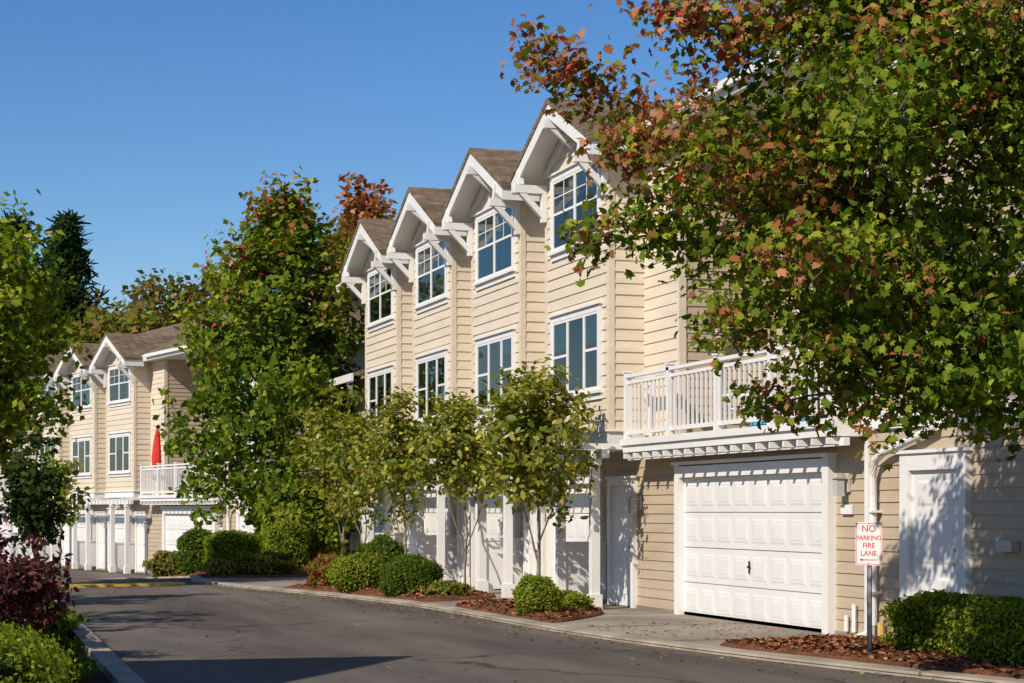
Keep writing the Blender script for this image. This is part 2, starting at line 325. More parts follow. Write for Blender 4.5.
    for (b0,b1,m) in ((yR0,yR1+1.1,0),(yF0-.9,yF1,1)):
        W.box(10.88,11.40-.002,b0-.02,b1,2.55,2.74); B['conc'].box(11.4,13.0,max(b0,yR0),b1 if m else yR1,2.6,2.70)
        W.box(10.84,10.879,b0-.04,b1+.02,2.66,2.76)
        railing(B,[(13.0 if not m else 11.4,b0+.05),(10.94,b0+.05),(10.94,b1-.06),(11.36,b1-.06)],2.76)
        W.box(11.0,11.08,b0-.1,b1+.1,2.43,2.53)
        y=b0+.05
        while y<b1: W.box(10.84,10.995,y-.022,y+.022,2.45,2.53); y+=.40
    window(B,FF(13.0),21.0,22.5,3.6,4.9,'u',1); window(B,FF(13.0),23.6,25.4,2.95,4.9,'d',1)
    window(B,FF(13.0),21.4,23.0,6.1,7.2,'u',2); window(B,FF(13.0),24.4,25.6,6.1,7.2,'u',2)
    lantern(B,SF(yR1),12.05,4.35)
    gdoor(B,FF(xf),21.5,26.17,2.13,8)
    gdoor(B,FF(xf),yF0+.4,yF0+5.0,2.13,8)
    edoor(B,FF(xf),18.35,19.4,2.1,.2)
    if y_end<17:
        window(B,FF(xf),15.2,17.0,3.6,4.95,'u',1); window(B,FF(xf),15.2,17.0,6.1,7.2,'u',0)
    window(B,FF(xf),18.4,19.8,3.6,4.95,'u',2); window(B,FF(xf),18.4,19.8,6.1,7.2,'u',3)
    W.box(xf-.06,xf-.001,y_end,yR0-.05,2.62,2.84)
    lantern(B,FF(xf),21.0,1.98)
    W.fbox(FF(xf),20.86,21.14,.02,.05,1.58,1.70)
    if y_end<17:
        B['lamp'].fbox(FF(xf),17.2,17.5,.02,.12,1.18,1.30)
        B['conc'].fbox(FF(xf),16.2,16.55,.02,.16,1.0,1.6)
    for yy,hh2 in ((20.75,.45),(20.95,.3)): W.tube([(11.33,yy,.1),(11.33,yy,hh2)],.03,8)
    W.tube([(11.30,18.75,2.60),(11.28,19.1,2.50),(11.26,19.9,2.33),(11.26,20.1,2.24),(11.28,20.2,2.05),(11.30,20.22,1.8),(11.30,20.22,.22),(11.2,20.22,.10),(11.05,20.2,.06)],.05,10)
    for zz in (.6,1.6): W.box(11.24,11.39,20.14,20.30,zz,zz+.03)
    B['brass'].tube([(11.3,20.02,.08),(11.3,20.02,.26)],.045,8)
    R.hexa([(10.7,yF0-.4,5.0),(12.9,yF0-.4,5.7),(12.9,yF0+3.2,5.7),(10.7,yF0+3.2,5.0),(10.7,yF0-.4,5.1),(12.9,yF0-.4,5.8),(12.9,yF0+3.2,5.8),(10.7,yF0+3.2,5.1)])
    W.box(10.66,10.72,yF0-.42,yF0+3.22,4.9,5.09); W.box(10.75,10.87,yF0+3.0,yF0+3.12,2.76,4.95)
    lap(T,FF(11.42),yF0+.0,yF0+2.6,2.72,5.1)
    root=empty(name)
    nm={'cream':'bay_siding','tan':'wall_siding','white':'trim_and_railings','door':'doors','roof':'shingle_roof','glass':'window_panes','dark':'window_interiors','blind':'window_blinds','teal':'window_curtains','lamp':'lamps_and_fittings','black':'door_handles','conc':'foundation','brass':'pipe_stub'}
    for k in keys:
        if B[k].v: B[k].obj(nm[k],k,root)
    return root
b1=townhouse('townhouse_building')
b2=townhouse('townhouse_building',18.0,2)
ph=math.radians(12)
b2.matrix_world=Matrix.Translation((6.9,67.2,-.6))@Matrix.Rotation(ph,4,'Z')@Matrix.Translation((-10.4,-29.47,0))
def neighbour():
    B={k:MB() for k in ('tan','white','roof','glass','dark','blind','teal','door','black','lamp')}
    x0,x1,ya,yb=-11.0,-3.2,13.1,18.2; ym=14.8; zp=7.3; za=5.2; zb=3.0
    lo=lambda z: ya if z<za else ya+(z-za)/(zp-za)*(ym-ya)
    hi=lambda z: yb if z<zb else yb-(z-zb)/(zp-zb)*(yb-ym)
    for X,s in ((x1,1),(x0,-1)): lap(B['tan'],((X,0),(0,1),(s,0)),lo,hi,0,zp-.05)
    fr=((x1,0),(0,1),(1,0))
    lap(B['tan'],SF(ya),x0,x1,0,za); lap(B['tan'],BF(yb),x0,x1,0,zb)
    for yo,zo in ((ya-.1,za-.12),(yb+.3,zb-.35)):
        B['roof'].hexa([(x0-.3,ym,zp),(x1+.3,ym,zp),(x1+.3,yo,zo),(x0-.3,yo,zo),(x0-.3,ym,zp+.12),(x1+.3,ym,zp+.12),(x1+.3,yo,zo+.12),(x0-.3,yo,zo+.12)])
    window(B,fr,14.3,15.9,3.6,4.9,'u',1); gdoor(B,fr,14,17.4,2.1,8)
    e=empty('neighbour_house')
    for k in B:
        if B[k].v: B[k].obj({'tan':'wall_siding','roof':'shingle_roof','glass':'window_panes'}.get(k,k+'_parts'),k,e)
neighbour()
# ---------------------------------------------------------------- ground
def cat(pts,n=8,closed=False):
    out=[]; m=len(pts)
    for i in range(m if closed else m-1):
        p=[pts[(i+j)%m] if closed else pts[min(max(i+j,0),m-1)] for j in (-1,0,1,2)]
        for k in range(n):
            t=k/n; out.append(tuple(.5*((2*p[1][a])+(-p[0][a]+p[2][a])*t+(2*p[0][a]-5*p[1][a]+4*p[2][a]-p[3][a])*t*t+(-p[0][a]+3*p[1][a]-3*p[2][a]+p[3][a])*t**3) for a in (0,1)))
    if not closed: out.append(tuple(pts[-1]))
    return out
def sheet(name,poly,dz,mat):
    bm=bmesh.new(); f=bm.faces.new([bm.verts.new((x,y,0)) for x,y in poly]); bmesh.ops.triangulate(bm,faces=[f])
    for Y in (45,60):
        bmesh.ops.bisect_plane(bm,geom=bm.verts[:]+bm.edges[:]+bm.faces[:],plane_co=(0,Y,0),plane_no=(0,1,0))
    for v in bm.verts: v.co.z=g(v.co.y)+dz
    bmesh.ops.recalc_face_normals(bm,faces=bm.faces)
    for f in bm.faces:
        if f.normal.z<0: f.normal_flip()
    me=bpy.data.meshes.new(name); bm.to_mesh(me); bm.free(); o=bpy.data.objects.new(name,me); COL.objects.link(o); me.materials.append(M[mat]); return o
sheet('ground',[(-900,-300),(900,-300),(900,1500),(-900,1500)],-.012,'soil')
right=cat([(13,4),(11.2,9),(9.9,13.8),(9.25,16.2),(8.65,19.5),(8.3,23.4),(8.2,30.5),(7.5,35.1),(6.75,38.7),(6.3,42.5),(6.6,46),(6.3,50),(5.6,55),(5.6,60)],6)
left=cat([(1.2,-20),(1.5,0),(1.9,12),(2.05,17.6),(2.35,28),(2.45,34),(1.6,40),(-2,46),(-12,52),(-40,58)],6)
far=[(5.6,60),(9.4,58.5),(8.1,64.0),(5,74),(0,90),(-40,90)]
sheet('asphalt_road',right+far[1:]+left[::-1]+[(13,-20)],.0,'asphalt')
sheet('concrete_driveway',[(11.8,8)]+[p for p in right if p[1]>8.5 and p[1]<45]+[(11.8,45),(11.8,8)][:-1],.03,'conc')
sheet('concrete_driveway',[(6.75,45.5),(11.5,45.5),(11.5,54.5),(9.6,57.5),(5.8,58),(5.75,54),(6.4,50)],.004,'conc')
def strip(name,line,w,h,mat,z0=0):
    mb=MB(); L=[Vector((*p,0)) for p in line]
    rows=[]
    for i,p in enumerate(L):
        d=(L[min(i+1,len(L)-1)]-L[max(i-1,0)]).normalized(); n=Vector((d.y,-d.x,0)); z=g(p.y)
        rows.append([p+Vector((0,0,z-.05)),p+n*.02+Vector((0,0,z+h)),p+n*(w-.02)+Vector((0,0,z+h+.004)),p+n*w+Vector((0,0,z-.05))])
    b=len(mb.v)
    for r in rows: mb.v+=[tuple(q) for q in r]
    for i in range(len(rows)-1):
        for k in range(3): mb.f.append((b+i*4+k,b+i*4+k+1,b+(i+1)*4+k+1,b+(i+1)*4+k))
    return mb.obj(name,mat)
strip('kerb',[p for p in right if p[1]<58],.28,.055,'kerb')
strip('kerb',[(p[0],p[1]) for p in left][::-1],.26,.12,'kerb')
sheet('planting_verge',[(p[0]-.25,p[1]) for p in left if p[1]>-5 and p[1]<46]+[(-14,52),(-14,-5)],.05,'mulch')
for y0 in (20.9,23.8,26.7,31.0,35.5,39.8):
    mb=MB(); mb.box(8.9 if y0<30 else 9.0,11.35,y0-.008,y0+.008,.029,.034); mb.obj('driveway_joint','black')
TPL={'quad':np.array([(0,-.5,0),(1,-.35,.05),(1.0,.4,0),(0,.5,.05)]),
 'rhomb':np.array([(0,0,0),(.4,.34,.05),(1,0,-.05),(.4,-.34,.05)]),
 'oval':np.array([(0,0,0),(.3,.22,.05),(.68,.23,.05),(1,0,-.06),(.68,-.23,.05),(.3,-.22,.05)]),
 'needle':np.array([(0,-.10,0),(1,-.06,-.1),(1.0,.06,-.1),(0,.10,0)])}
st=[]
for i in range(5):
    a=math.radians(-100+50*i); st.append((.5+.56*math.cos(a),.54*math.sin(a),-.10))
    if i<4:
        b=math.radians(-75+50*i); st.append((.5+.33*math.cos(b),.33*math.sin(b),.06))
TPL['star']=np.array([(.2,0,.05)]+st)
def nrm(a): return a/np.maximum(np.linalg.norm(a,axis=1,keepdims=True),1e-6)
def pick(pal,n,jit=.18):
    cols=np.array([p[0] for p in pal]); w=np.array([p[1] for p in pal],float); w/=w.sum()
    c=cols[rng.choice(len(pal),n,p=w)]; return c*(1+rng.normal(0,jit,(n,1))).clip(.45,1.7)
def leaves(name,parent,pos,size,tpl,cols,mat='leaf',up=.6,center=None,outw=.5):
    n=len(pos); nn=rng.normal(0,1,(n,3)); nn=nrm(nn)*.9; nn[:,2]+=up
    if center is not None: nn+=outw*nrm(pos-np.array(center))
    nn=nrm(nn); t=nrm(np.cross(nn,rng.normal(0,1,(n,3)))); b=np.cross(nn,t)
    T=TPL[tpl]; m=len(T); s=np.asarray(size).reshape(-1,1,1)*np.ones((n,1,1))
    v=pos[:,None,:]+s*(T[None,:,0:1]*t[:,None,:]+T[None,:,1:2]*b[:,None,:]+T[None,:,2:3]*nn[:,None,:])
    if mat!='chip': cols=cols*np.array([1.30,1.24,1.05])
    me=bpy.data.meshes.new(name); me.vertices.add(n*m); me.vertices.foreach_set('co',v.reshape(-1).astype(np.float32))
    me.loops.add(n*m); me.loops.foreach_set('vertex_index',np.arange(n*m,dtype=np.int32)); me.polygons.add(n)
    me.polygons.foreach_set('loop_start',np.arange(0,n*m,m,dtype=np.int32)); me.polygons.foreach_set('loop_total',np.full(n,m,dtype=np.int32)); me.update(calc_edges=True); me.validate()
    at=me.attributes.new('leafcol','FLOAT_COLOR','POINT'); c=np.ones((n,m,4),np.float32); c[:,:,:3]=np.clip(cols,0,1)[:,None,:]; at.data.foreach_set('color',c.reshape(-1))
    me.materials.append(M[mat]); o=bpy.data.objects.new(name,me); COL.objects.link(o)
    if parent: o.parent=parent
    return o
def chips(name,poly,n,z,mat_cols,parent,size=(.02,.05)):
    poly=np.array(poly); mn=poly.min(0); mx=poly.max(0); pts=[]
    def inside(p):
        c=False; j=len(poly)-1
        for i in range(len(poly)):
            if (poly[i][1]>p[1])!=(poly[j][1]>p[1]) and p[0]<(poly[j][0]-poly[i][0])*(p[1]-poly[i][1])/(poly[j][1]-poly[i][1])+poly[i][0]: c=not c
            j=i
        return c
    while len(pts)<n:
        p=mn+(mx-mn)*rng.random(2)
        if inside(p): pts.append((p[0],p[1],z(p[0],p[1])))
    return leaves(name,parent,np.array(pts),rng.uniform(*size,n),'quad',pick(mat_cols,n),'chip',up=1.6)
def bed(name,poly,h=.12,n=1200,base=.05):
    poly=cat(poly,5,True); c=np.mean(poly,0); root=empty(name); mb=MB()
    rings=[(1.0,-.02),(1.0,base),(.985,base+.02),(.8,base+h*.75),(.5,base+h),]
    R=[[(c[0]+(p[0]-c[0])*s,c[1]+(p[1]-c[1])*s,g(p[1])+z) for p in poly] for s,z in rings]
    m=len(poly)
    for r in R: mb.v+=r
    for i in range(len(R)-1):
        for k in range(m): mb.f.append((i*m+k,i*m+(k+1)%m,(i+1)*m+(k+1)%m,(i+1)*m+k))
    mb.f.append(tuple((len(R)-1)*m+k for k in range(m)))
    mb.obj('mulch_surface','mulch',root,True)
    pp=np.array([(c[0]+(p[0]-c[0])*.98,c[1]+(p[1]-c[1])*.98) for p in poly])
    def zf(x,y):
        d=np.array([x,y])-c; ang=np.arctan2(*(pp-c).T[::-1]); i=np.argmin(np.abs(np.angle(np.exp(1j*(ang-np.arctan2(d[1],d[0])))))); s=np.linalg.norm(d)/np.linalg.norm(pp[i]-c)
        return g(y)+base+float(np.interp(s,[.5,.8,1],[h,h*.75,.02]))+.012
    chips('mulch_chips',pp,n,zf,[((.22,.085,.042),3),((.30,.13,.065),2),((.11,.048,.025),2.5),((.36,.25,.15),.4)],root,(.025,.06))
bed('mulch_bed',[(9.15,20.0),(9.5,17.8),(9.85,15.8),(10.4,14.0),(11.3,11.5),(12.5,9.5),(12.3,12),(11.35,14.5),(11.35,17.0),(11.3,19.9),(10.9,20.6),(10.2,20.4)],.06,5000)
bed('mulch_bed',[(8.6,24.8),(9.6,25.7),(10.35,27.0),(10.35,28.6),(9.4,29.6),(8.65,29.4),(8.6,27)],.12,2000)
bed('mulch_bed',[(8.5,31.4),(9.5,31.6),(10.35,32.5),(10.35,34.0),(9.2,35.6),(8.0,37.4),(7.4,37.6),(7.7,36.4),(8.25,33.8)],.10,1600)
bed('mulch_bed',[(9.5,36.9),(10.5,36.6),(10.6,38.4),(9.6,38.6)],.1,300)
bed('mulch_bed',[(9.5,42.6),(10.6,42.4),(10.7,45.2),(9.6,45)],.1,300)
bed('mulch_bed',[(6.75,44.4),(8.6,43.6),(9.9,45.4),(10.3,48),(10,52),(8.5,53.2),(6.6,52),(6.75,48)],.15,900)
strip('yellow_kerb_paint',[(2.75,40.6),(4.0,40.9),(5.6,41.4)],.75,.05,'yellow')
# ---------------------------------------------------------------- trees
def lerp_path(pts,step):
    out=[np.array(pts[0],float)]
    for a,b in zip(pts[:-1],pts[1:]):
        a=np.array(a,float);b=np.array(b,float);n=max(1,int(np.linalg.norm(b-a)/step))
        for i in range(1,n+1): out.append(a+(b-a)*i/n)
    return out
def tree(name,trunks,targets,tags=None,step=.3,rtip=.005,e=2.35,rmax=None,leafper=10,spread=.14,size=(.08,.13),tpl='oval',colfn=None,mat='leaf',bark='bark',wob=.06,rleaf=.03,up=.6,droop=0.,center=None,hpen=.8,keep=None):
    P=np.zeros((60000,3)); par=np.full(60000,-1,int); tg=np.zeros(60000); n=0
    for tr in trunks:
        path=lerp_path(tr,step)
        if n==0: st=-1
        else:
            st=int(np.argmin(np.linalg.norm(P[:n]-path[0],axis=1)))
        prev=st
        for i,p in enumerate(path):
            if i>0 and i<len(path)-1: p=p+rng.normal(0,wob*.5,3)*[1,1,.4]
            P[n]=p; par[n]=prev; tg[n]=-1; prev=n; n+=1
    ntr=n
    targets=np.array(targets); tags=np.zeros(len(targets)) if tags is None else np.array(tags)
    dt=np.array([np.linalg.norm(P[:ntr]-t,axis=1).min() for t in targets]); order=np.argsort(dt)
    for i in order:
        t=targets[i]; d=np.linalg.norm(P[:n]-t,axis=1); cost=d+hpen*np.maximum(0,P[:n,2]-t[2])
        j=int(np.argmin(cost)); a=P[j]; L=np.linalg.norm(t-a); k=max(1,int(L/step)); prev=j
        arch=np.array([0,0,.10*L])
        for q in range(1,k+1):
            u=q/k; p=a+(t-a)*u+arch*math.sin(math.pi*u)+(rng.normal(0,wob,3) if q<k else 0); p=p-np.array([0,0,droop*u*u*L])
            P[n]=p; par[n]=prev; tg[n]=tags[i]; prev=n; n+=1
    P=P[:n]; par=par[:n]; tg=tg[:n]; acc=np.zeros(n)
    for i in range(n-1,-1,-1):
        if acc[i]==0: acc[i]=rtip**e
        if par[i]>=0: acc[par[i]]+=acc[i]
    r=acc**(1/e)
    if rmax and r.max()>rmax: r=r*(rmax/r.max())
    root=empty(name)
    idx=np.where(par>=0)[0]; V=[];F=[]; base=0
    for sides,sel in ((7,r[idx]>=.03),(3,r[idx]<.03)):
        ii=idx[sel]
        if len(ii)==0: continue
        a=P[par[ii]]; b=P[ii]; d=nrm(b-a); ref=np.where(np.abs(d[:,2:3])<.9,np.array([[0,0,1.]]),np.array([[1.,0,0]])); x=nrm(np.cross(d,ref)); y=np.cross(d,x)
        ra=np.minimum(r[par[ii]],r[ii]*1.35); rb=r[ii]; th=np.arange(sides)*2*np.pi/sides
        ring=lambda c,rr:(c[:,None,:]+rr[:,None,None]*(np.cos(th)[None,:,None]*x[:,None,:]+np.sin(th)[None,:,None]*y[:,None,:]))
        vv=np.concatenate([ring(a-d*ra[:,None]*.2,ra),ring(b,rb)],1); V.append(vv.reshape(-1,3)); m=len(ii)
        k=np.arange(sides); k2=(k+1)%sides; f=np.stack([k,k2,k2+sides,k+sides],1)[None]+ (np.arange(m)*2*sides)[:,None,None]+base; F.append(f.reshape(-1,4)); base+=m*2*sides
    V=np.concatenate(V); F=np.concatenate(F)
    me=bpy.data.meshes.new('branches'); me.from_pydata(V.tolist(),[],F.tolist()); me.materials.append(M[bark]); me.polygons.foreach_set('use_smooth',[True]*len(F)); me.update()
    o=bpy.data.objects.new('trunk_and_branches',me); COL.objects.link(o); o.parent=root
    ln=np.where((r<rleaf)&(tg>=0))[0]
    rep=np.repeat(ln,np.maximum(1,rng.poisson(leafper,len(ln))))
    pos=P[rep]+rng.normal(0,spread,(len(rep),3))*[1,1,.8]
    if keep is not None:
        kk=keep(pos); pos=pos[kk]; rep=rep[kk]
    if center is None: center=P[ntr:].mean(0) if n>ntr else P[0]
    cols=colfn(pos,tg[rep],len(rep))
    leaves('foliage',root,pos,rng.uniform(*size,len(rep)),tpl,cols,mat,up,center)
    return root
def clumps(ells,Mc,per,cr,bias=.45):
    T=[];tags=[]; w=np.array([e[1][0]*e[1][1]*e[1][2] for e in ells]); w=w/w.sum()
    for i in range(Mc):
        c,rad=ells[rng.choice(len(ells),p=w)][:2]; d=nrm(rng.normal(0,1,(1,3)))[0]; p=np.array(c)+d*np.array(rad)*rng.random()**bias
        tv=rng.random()
        for k in range(per): T.append(p+rng.normal(0,cr,3)*[1,1,.7]); tags.append(tv)
    return T,tags
def mixcol(pals):
    def fn(pos,tag,n):
        out=np.zeros((n,3)); k=len(pals); q=np.clip((tag*k+rng.normal(0,.35,n)),0,k-.001).astype(int)
        for i in range(k):
            m=q==i
            if m.any(): out[m]=pick(pals[i],m.sum())
        return out
    return fn
G1=[((.085,.145,.018),3),((.13,.19,.022),3),((.055,.105,.014),1.2),((.19,.225,.03),1)]
G2=[((.11,.16,.02),3),((.17,.21,.028),3),((.25,.25,.04),1)]
RB=[((.25,.10,.05),3),((.32,.15,.08),3),((.19,.14,.04),2.5),((.40,.21,.15),1),((.34,.05,.05),.4)]
def big():
    base=np.array([10.15,13.6,.1]); R=np.array([.95,-.312,0]); Fv=np.array([.312,.95,0])
    def W(L,z,h): return (Fv*z+R*L)+np.array([0,0,h])
    tr=[[base,base+[.05,.05,1.8],base+[-.1,.1,3.4],base+[-.3,.1,5.2],base+[-.2,.0,7.2]]]
    limbs=[[base+[-.1,.1,3.0],W(3.3,16.6,4.2),W(2.1,17.2,5.1),W(1.1,17.4,5.45),W(.14,17.3,5.85)],
           [base+[-.1,.1,2.6],W(3.2,16.5,3.5),W(2.0,16.5,3.9),W(1.2,16.4,4.05),W(.68,16.2,3.95)],
           [base+[-.2,.1,3.7],W(3.4,15.8,4.9),W(2.2,15.8,4.5),W(1.4,15.9,4.65),W(.78,15.9,4.7)],
           [base+[-.3,.1,4.6],W(3.6,15.8,5.8),W(2.6,15.7,5.8),W(1.8,15.5,5.6),W(1.2,15.4,5.75)],
           [base+[-.1,.1,2.3],W(3.6,15.6,2.9),W(2.7,15.5,3.1),W(2.1,15.5,3.25),W(1.7,15.4,3.1)],
           [base+[-.1,.1,2.1],W(3.9,16,2.6),W(3.2,15.9,2.7),W(2.5,15.8,2.6),W(2.1,15.8,2.5)],
           [base+[-.1,.1,3.0],W(3.3,17.0,4.0),W(2.3,17.2,4.4),W(1.4,17.0,4.5)],
           [base+[-.3,.1,5.2],W(4.0,15.5,6.3),W(3.0,15.2,6.3),W(2.1,15.0,6.2)],
           [base+[-.3,.1,4.9],W(3.9,15.5,5.9),W(2.9,15.4,5.75),W(2.1,15.4,5.6)],
           [base+[-.1,.1,2.3],W(3.8,15.2,3.1),W(2.9,15.0,3.6),W(2.0,15.0,3.7)],
           [base+[-.1,0,2.6],base+[.5,-1.2,3.6],base+[1.2,-2.4,4.4]],[base+[-.1,0,3.4],base+[.9,.9,4.6],base+[1.6,2.0,5.4]]]
    T,tags=[],[]
    for li,l in enumerate(limbs[:10]):
        path=lerp_path(l,.14); m=len(path)
        for i,p in enumerate(path):
            if i<m*.3: continue
            u=i/m; sp=.36*(1-u)**.7+.08
            for k in range(4): T.append(p+rng.normal(0,sp,3)*[1,1,.7]+[0,0,.03]); tags.append(np.clip(((.32+.58*u) if li in (0,2,3,7) else (.05+.55*u))+rng.normal(0,.15),0,1))
    ell=[((9.75,13.9,5.1),(3.1,3.1,2.9)),(tuple(W(4.3,15.6,3.4)),(1.9,1.7,1.3)),(tuple(W(3.3,15.8,4.2)),(1.6,1.5,1.6)),(tuple(W(2.5,15.9,4.4)),(1.3,1.2,1.3)),(tuple(W(5.0,15.6,5.8)),(2.2,2.2,1.5))]
    a,b=clumps(ell,250,6,.26,.55)
    for p,t in zip(a,b):
        z=p@Fv; L=(p@R)*16/z; h=(p[2]-1.62)*16/z+1.62
        if p[0]>11.2 or h<2.25 or L<1.25: continue
        if h>5.3 and L<1.75: continue
        if h>6.1 and L<2.5: continue
        if h<3.3 and L<2.0: continue
        T.append(p); tags.append(np.clip(-.10+.46*t+.12*(h-3.2)+.02*rng.normal(),0,1))
    pals=[G1,G1,G2,G1+G2,G2+RB[:2],RB+G2,RB]
    s0=np.array([9.93,17.85,1.3]); sd=np.array([-.85,-.53,0])/1.0017*math.cos(math.radians(37)); sd[2]=math.sin(math.radians(37))
    def keep(pos):
        d=pos-s0; t=d@sd; per=np.linalg.norm(d-t[:,None]*sd,axis=1); return ~((per<.22)&(t>0))
    tree('sweetgum_tree',tr+limbs,T,tags,step=.24,rtip=.0045,rmax=.17,leafper=20,spread=.12,size=(.06,.115),tpl='star',colfn=mixcol(pals),wob=.04,rleaf=.022,up=.5,center=(10.1,13.6,4.0),hpen=.5,keep=keep)
big()
YG=[((.15,.175,.02),3),((.21,.22,.03),3),((.31,.28,.05),1.2),((.11,.14,.018),2),((.27,.18,.05),.35)]
YG2=[((.09,.135,.016),3),((.15,.18,.022),2),((.24,.23,.05),1)]
def small(name,base,h,cr,crz,zc,n=46,lean=(0,0)):
    b=np.array([base[0],base[1],g(base[1])+.08]); top=b+[lean[0],lean[1],h*.8]
    tr=[[b,b+[.03,-.02,h*.3],b+[lean[0]*.5,lean[1]*.5,h*.55],top],[b+[.02,0,h*.18],b+[-.25,.15,h*.45],b+[-.4,.2,h*.7]],[b+[.02,0,h*.22],b+[.3,-.2,h*.5],b+[.4,-.3,h*.68]]]
    ell=[(tuple(b+[lean[0]*.6,lean[1]*.6,zc]),(cr,cr,crz)),(tuple(b+[lean[0],lean[1],zc+crz*.5]),(cr*.6,cr*.6,crz*.65))]
    T,tags=clumps(ell,n,5,.14,.5)
    tree(name,tr,T,tags,step=.2,rtip=.004,rmax=.055,leafper=11,spread=.10,size=(.10,.18),tpl='oval',colfn=mixcol([YG2,YG,YG]),mat='leafg',bark='barkl',wob=.03,rleaf=.016,up=.7,hpen=1.0)
small('magnolia_tree',(9.6,28.0),4.0,.95,1.3,2.6,76,lean=(-.1,0))
small('magnolia_tree',(10.0,33.3),3.6,.85,1.05,2.6,55,lean=(-.1,.1))
small('magnolia_tree',(9.9,37.4),3.9,.95,1.3,2.6,60,lean=(0,.2))
small('magnolia_tree',(10.15,44.3),4.3,1.25,1.45,2.85,80,lean=(-.2,0))
small('magnolia_tree',(9.9,41.0),3.6,.85,1.2,2.5,40)
def conic(name,base,h,r,n,pals,zb=.8,size=(.2,.33),leafper=8,rmax=.16,powr=.62):
    b=np.array([base[0],base[1],g(base[1])]); tr=[[b,b+[.05,0,h*.5],b+[0,.05,h*.93]]]; T=[];tags=[]
    for i in range(n):
        u=rng.random()**.95; z=zb+(h-zb)*u; rr=r*(1-u)**powr*min(1,.7+u*2)*(.72+.36*rng.random()); a=rng.random()*6.283; q=rng.random()**.45; tv=rng.random()
        p=b+[rr*q*math.cos(a),rr*q*math.sin(a),z+.2*rr*q]
        for k in range(5): T.append(p+rng.normal(0,.24,3)*[1,1,.8]); tags.append(np.clip(.6*tv+.45*u**2,0,1))
    for i in range(34):
        u=rng.uniform(.25,.97); a=rng.random()*6.28; z=zb+(h-zb)*u; rr=r*(1-u)**powr*1.02
        for k in range(7): T.append(b+[rr*math.cos(a)*(1+.05*k),rr*math.sin(a)*(1+.05*k),z+.17*k+.2]); tags.append(.5+.5*u)
    tree(name,tr,T,tags,step=.35,rtip=.007,rmax=rmax,leafper=leafper,spread=.15,size=size,tpl='rhomb',colfn=mixcol(pals),wob=.06,rleaf=.04,up=.5,hpen=1.0)
DG=[((.075,.13,.016),3),((.11,.17,.022),3),((.16,.20,.028),1.5),((.05,.09,.014),1.5)]
conic('sweetgum_tree',(9.75,49.6),10.1,3.3,330,[DG,DG,G1,G1,G2,RB+G2+G2],zb=1.2,leafper=11,size=(.16,.27))
conic('sweetgum_tree',(14.6,60.5),12.6,3.0,150,[DG,G2,RB,RB],size=(.22,.36),leafper=8)
def broad(name,base,h,ells,n,pals,size=(.12,.2),leafper=9,per=5,cr=.3,rmax=.2,step=.35,spread=.17,tpl='rhomb'):
    b=np.array([base[0],base[1],g(base[1])]); tr=[[b,b+[.05,0,h*.3],b+[-.1,.1,h*.6],b+[.1,0,h*.88]]]
    T,tags=clumps([((base[0]+e[0],base[1]+e[1],b[2]+e[2]),e[3]) for e in ells],n,per,cr,.5)
    tree(name,tr,T,tags,step=step,rtip=.007,rmax=rmax,leafper=leafper,spread=spread,size=size,tpl=tpl,colfn=mixcol(pals),wob=.07,rleaf=.035,up=.5,hpen=1.)
BG=[((.15,.20,.022),3),((.21,.25,.03),3),((.10,.145,.02),1.5),((.30,.28,.05),.8)]
broad('maple_tree',(1.05,39.5),7.8,[(0,0,4.9,(2.1,2.0,2.2)),(.2,0,6.3,(1.4,1.4,1.6)),(.5,-.2,3.6,(1.7,1.6,1.1))],190,[BG,BG,G1],size=(.15,.25),leafper=11)
broad('weeping_tree',(2.15,34.0),3.1,[(0,0,2.1,(.45,.45,1.0)),(0,0,1.6,(.5,.5,.7))],60,[[((.03,.055,.018),3),((.05,.08,.025),2)]],size=(.09,.15),cr=.12,rmax=.07,step=.2,spread=.09)
broad('young_tree',(3.9,50.5),3.4,[(0,0,2.4,(.9,.9,.85))],20,[BG,G2],size=(.12,.2),cr=.16,rmax=.04,step=.25,spread=.1)
BR=[((.13,.115,.035),3),((.18,.145,.045),3),((.23,.165,.06),1.2),((.10,.11,.025),2)]
broad('background_oak_tree',(11,92),15,[(0,0,9,(5,5,4.5)),(-3,0,7.5,(3,3,3)),(3,0,10.5,(3,3,3.6))],190,[BR,BR,G2],size=(.3,.5),cr=.6,rmax=.4,step=.8,spread=.4,leafper=20)
broad('background_oak_tree',(4.6,98),13,[(0,0,8,(3.6,3.6,4.2)),(2.6,0,7.5,(3,3,3))],110,[BR,G1],size=(.3,.5),cr=.6,rmax=.4,step=.8,spread=.4,leafper=16)
broad('background_oak_tree',(19,88),14,[(0,0,8,(4.5,4.5,5))],110,[BR,G1,DG],size=(.4,.7),cr=.6,rmax=.4,step=.8,spread=.4,leafper=12)
def conifer(base,h,r,n=30):
    b=np.array([base[0],base[1],g(base[1])]); T=[];tags=[]
    for i in range(n):
        u=(i+.5)/n; z=.08*h+.92*h*u; rr=r*(1-u)**.8+.1
        for k in range(int(9+7*(1-u))):
            a=rng.random()*6.28; l=rr*rng.uniform(.6,1.2); tv=rng.random()
            for q in np.linspace(.3,1,5): T.append(b+[l*q*math.cos(a),l*q*math.sin(a),z-.35*l*q+.1*rng.random()]); tags.append(tv)
    tree('fir_tree',[[b,b+[0,0,h*.98]]],T,tags,step=.6,rtip=.008,rmax=.28,leafper=8,spread=.16,size=(.45,.8),tpl='needle',colfn=mixcol([[((.02,.045,.018),3),((.03,.06,.024),2)],[((.04,.07,.03),2),((.025,.05,.018),2)]]),wob=.03,rleaf=.06,up=.2,hpen=.3)
conifer((7.9,97.5),17.2,4.4); conifer((5.0,93),16.2,4.0)
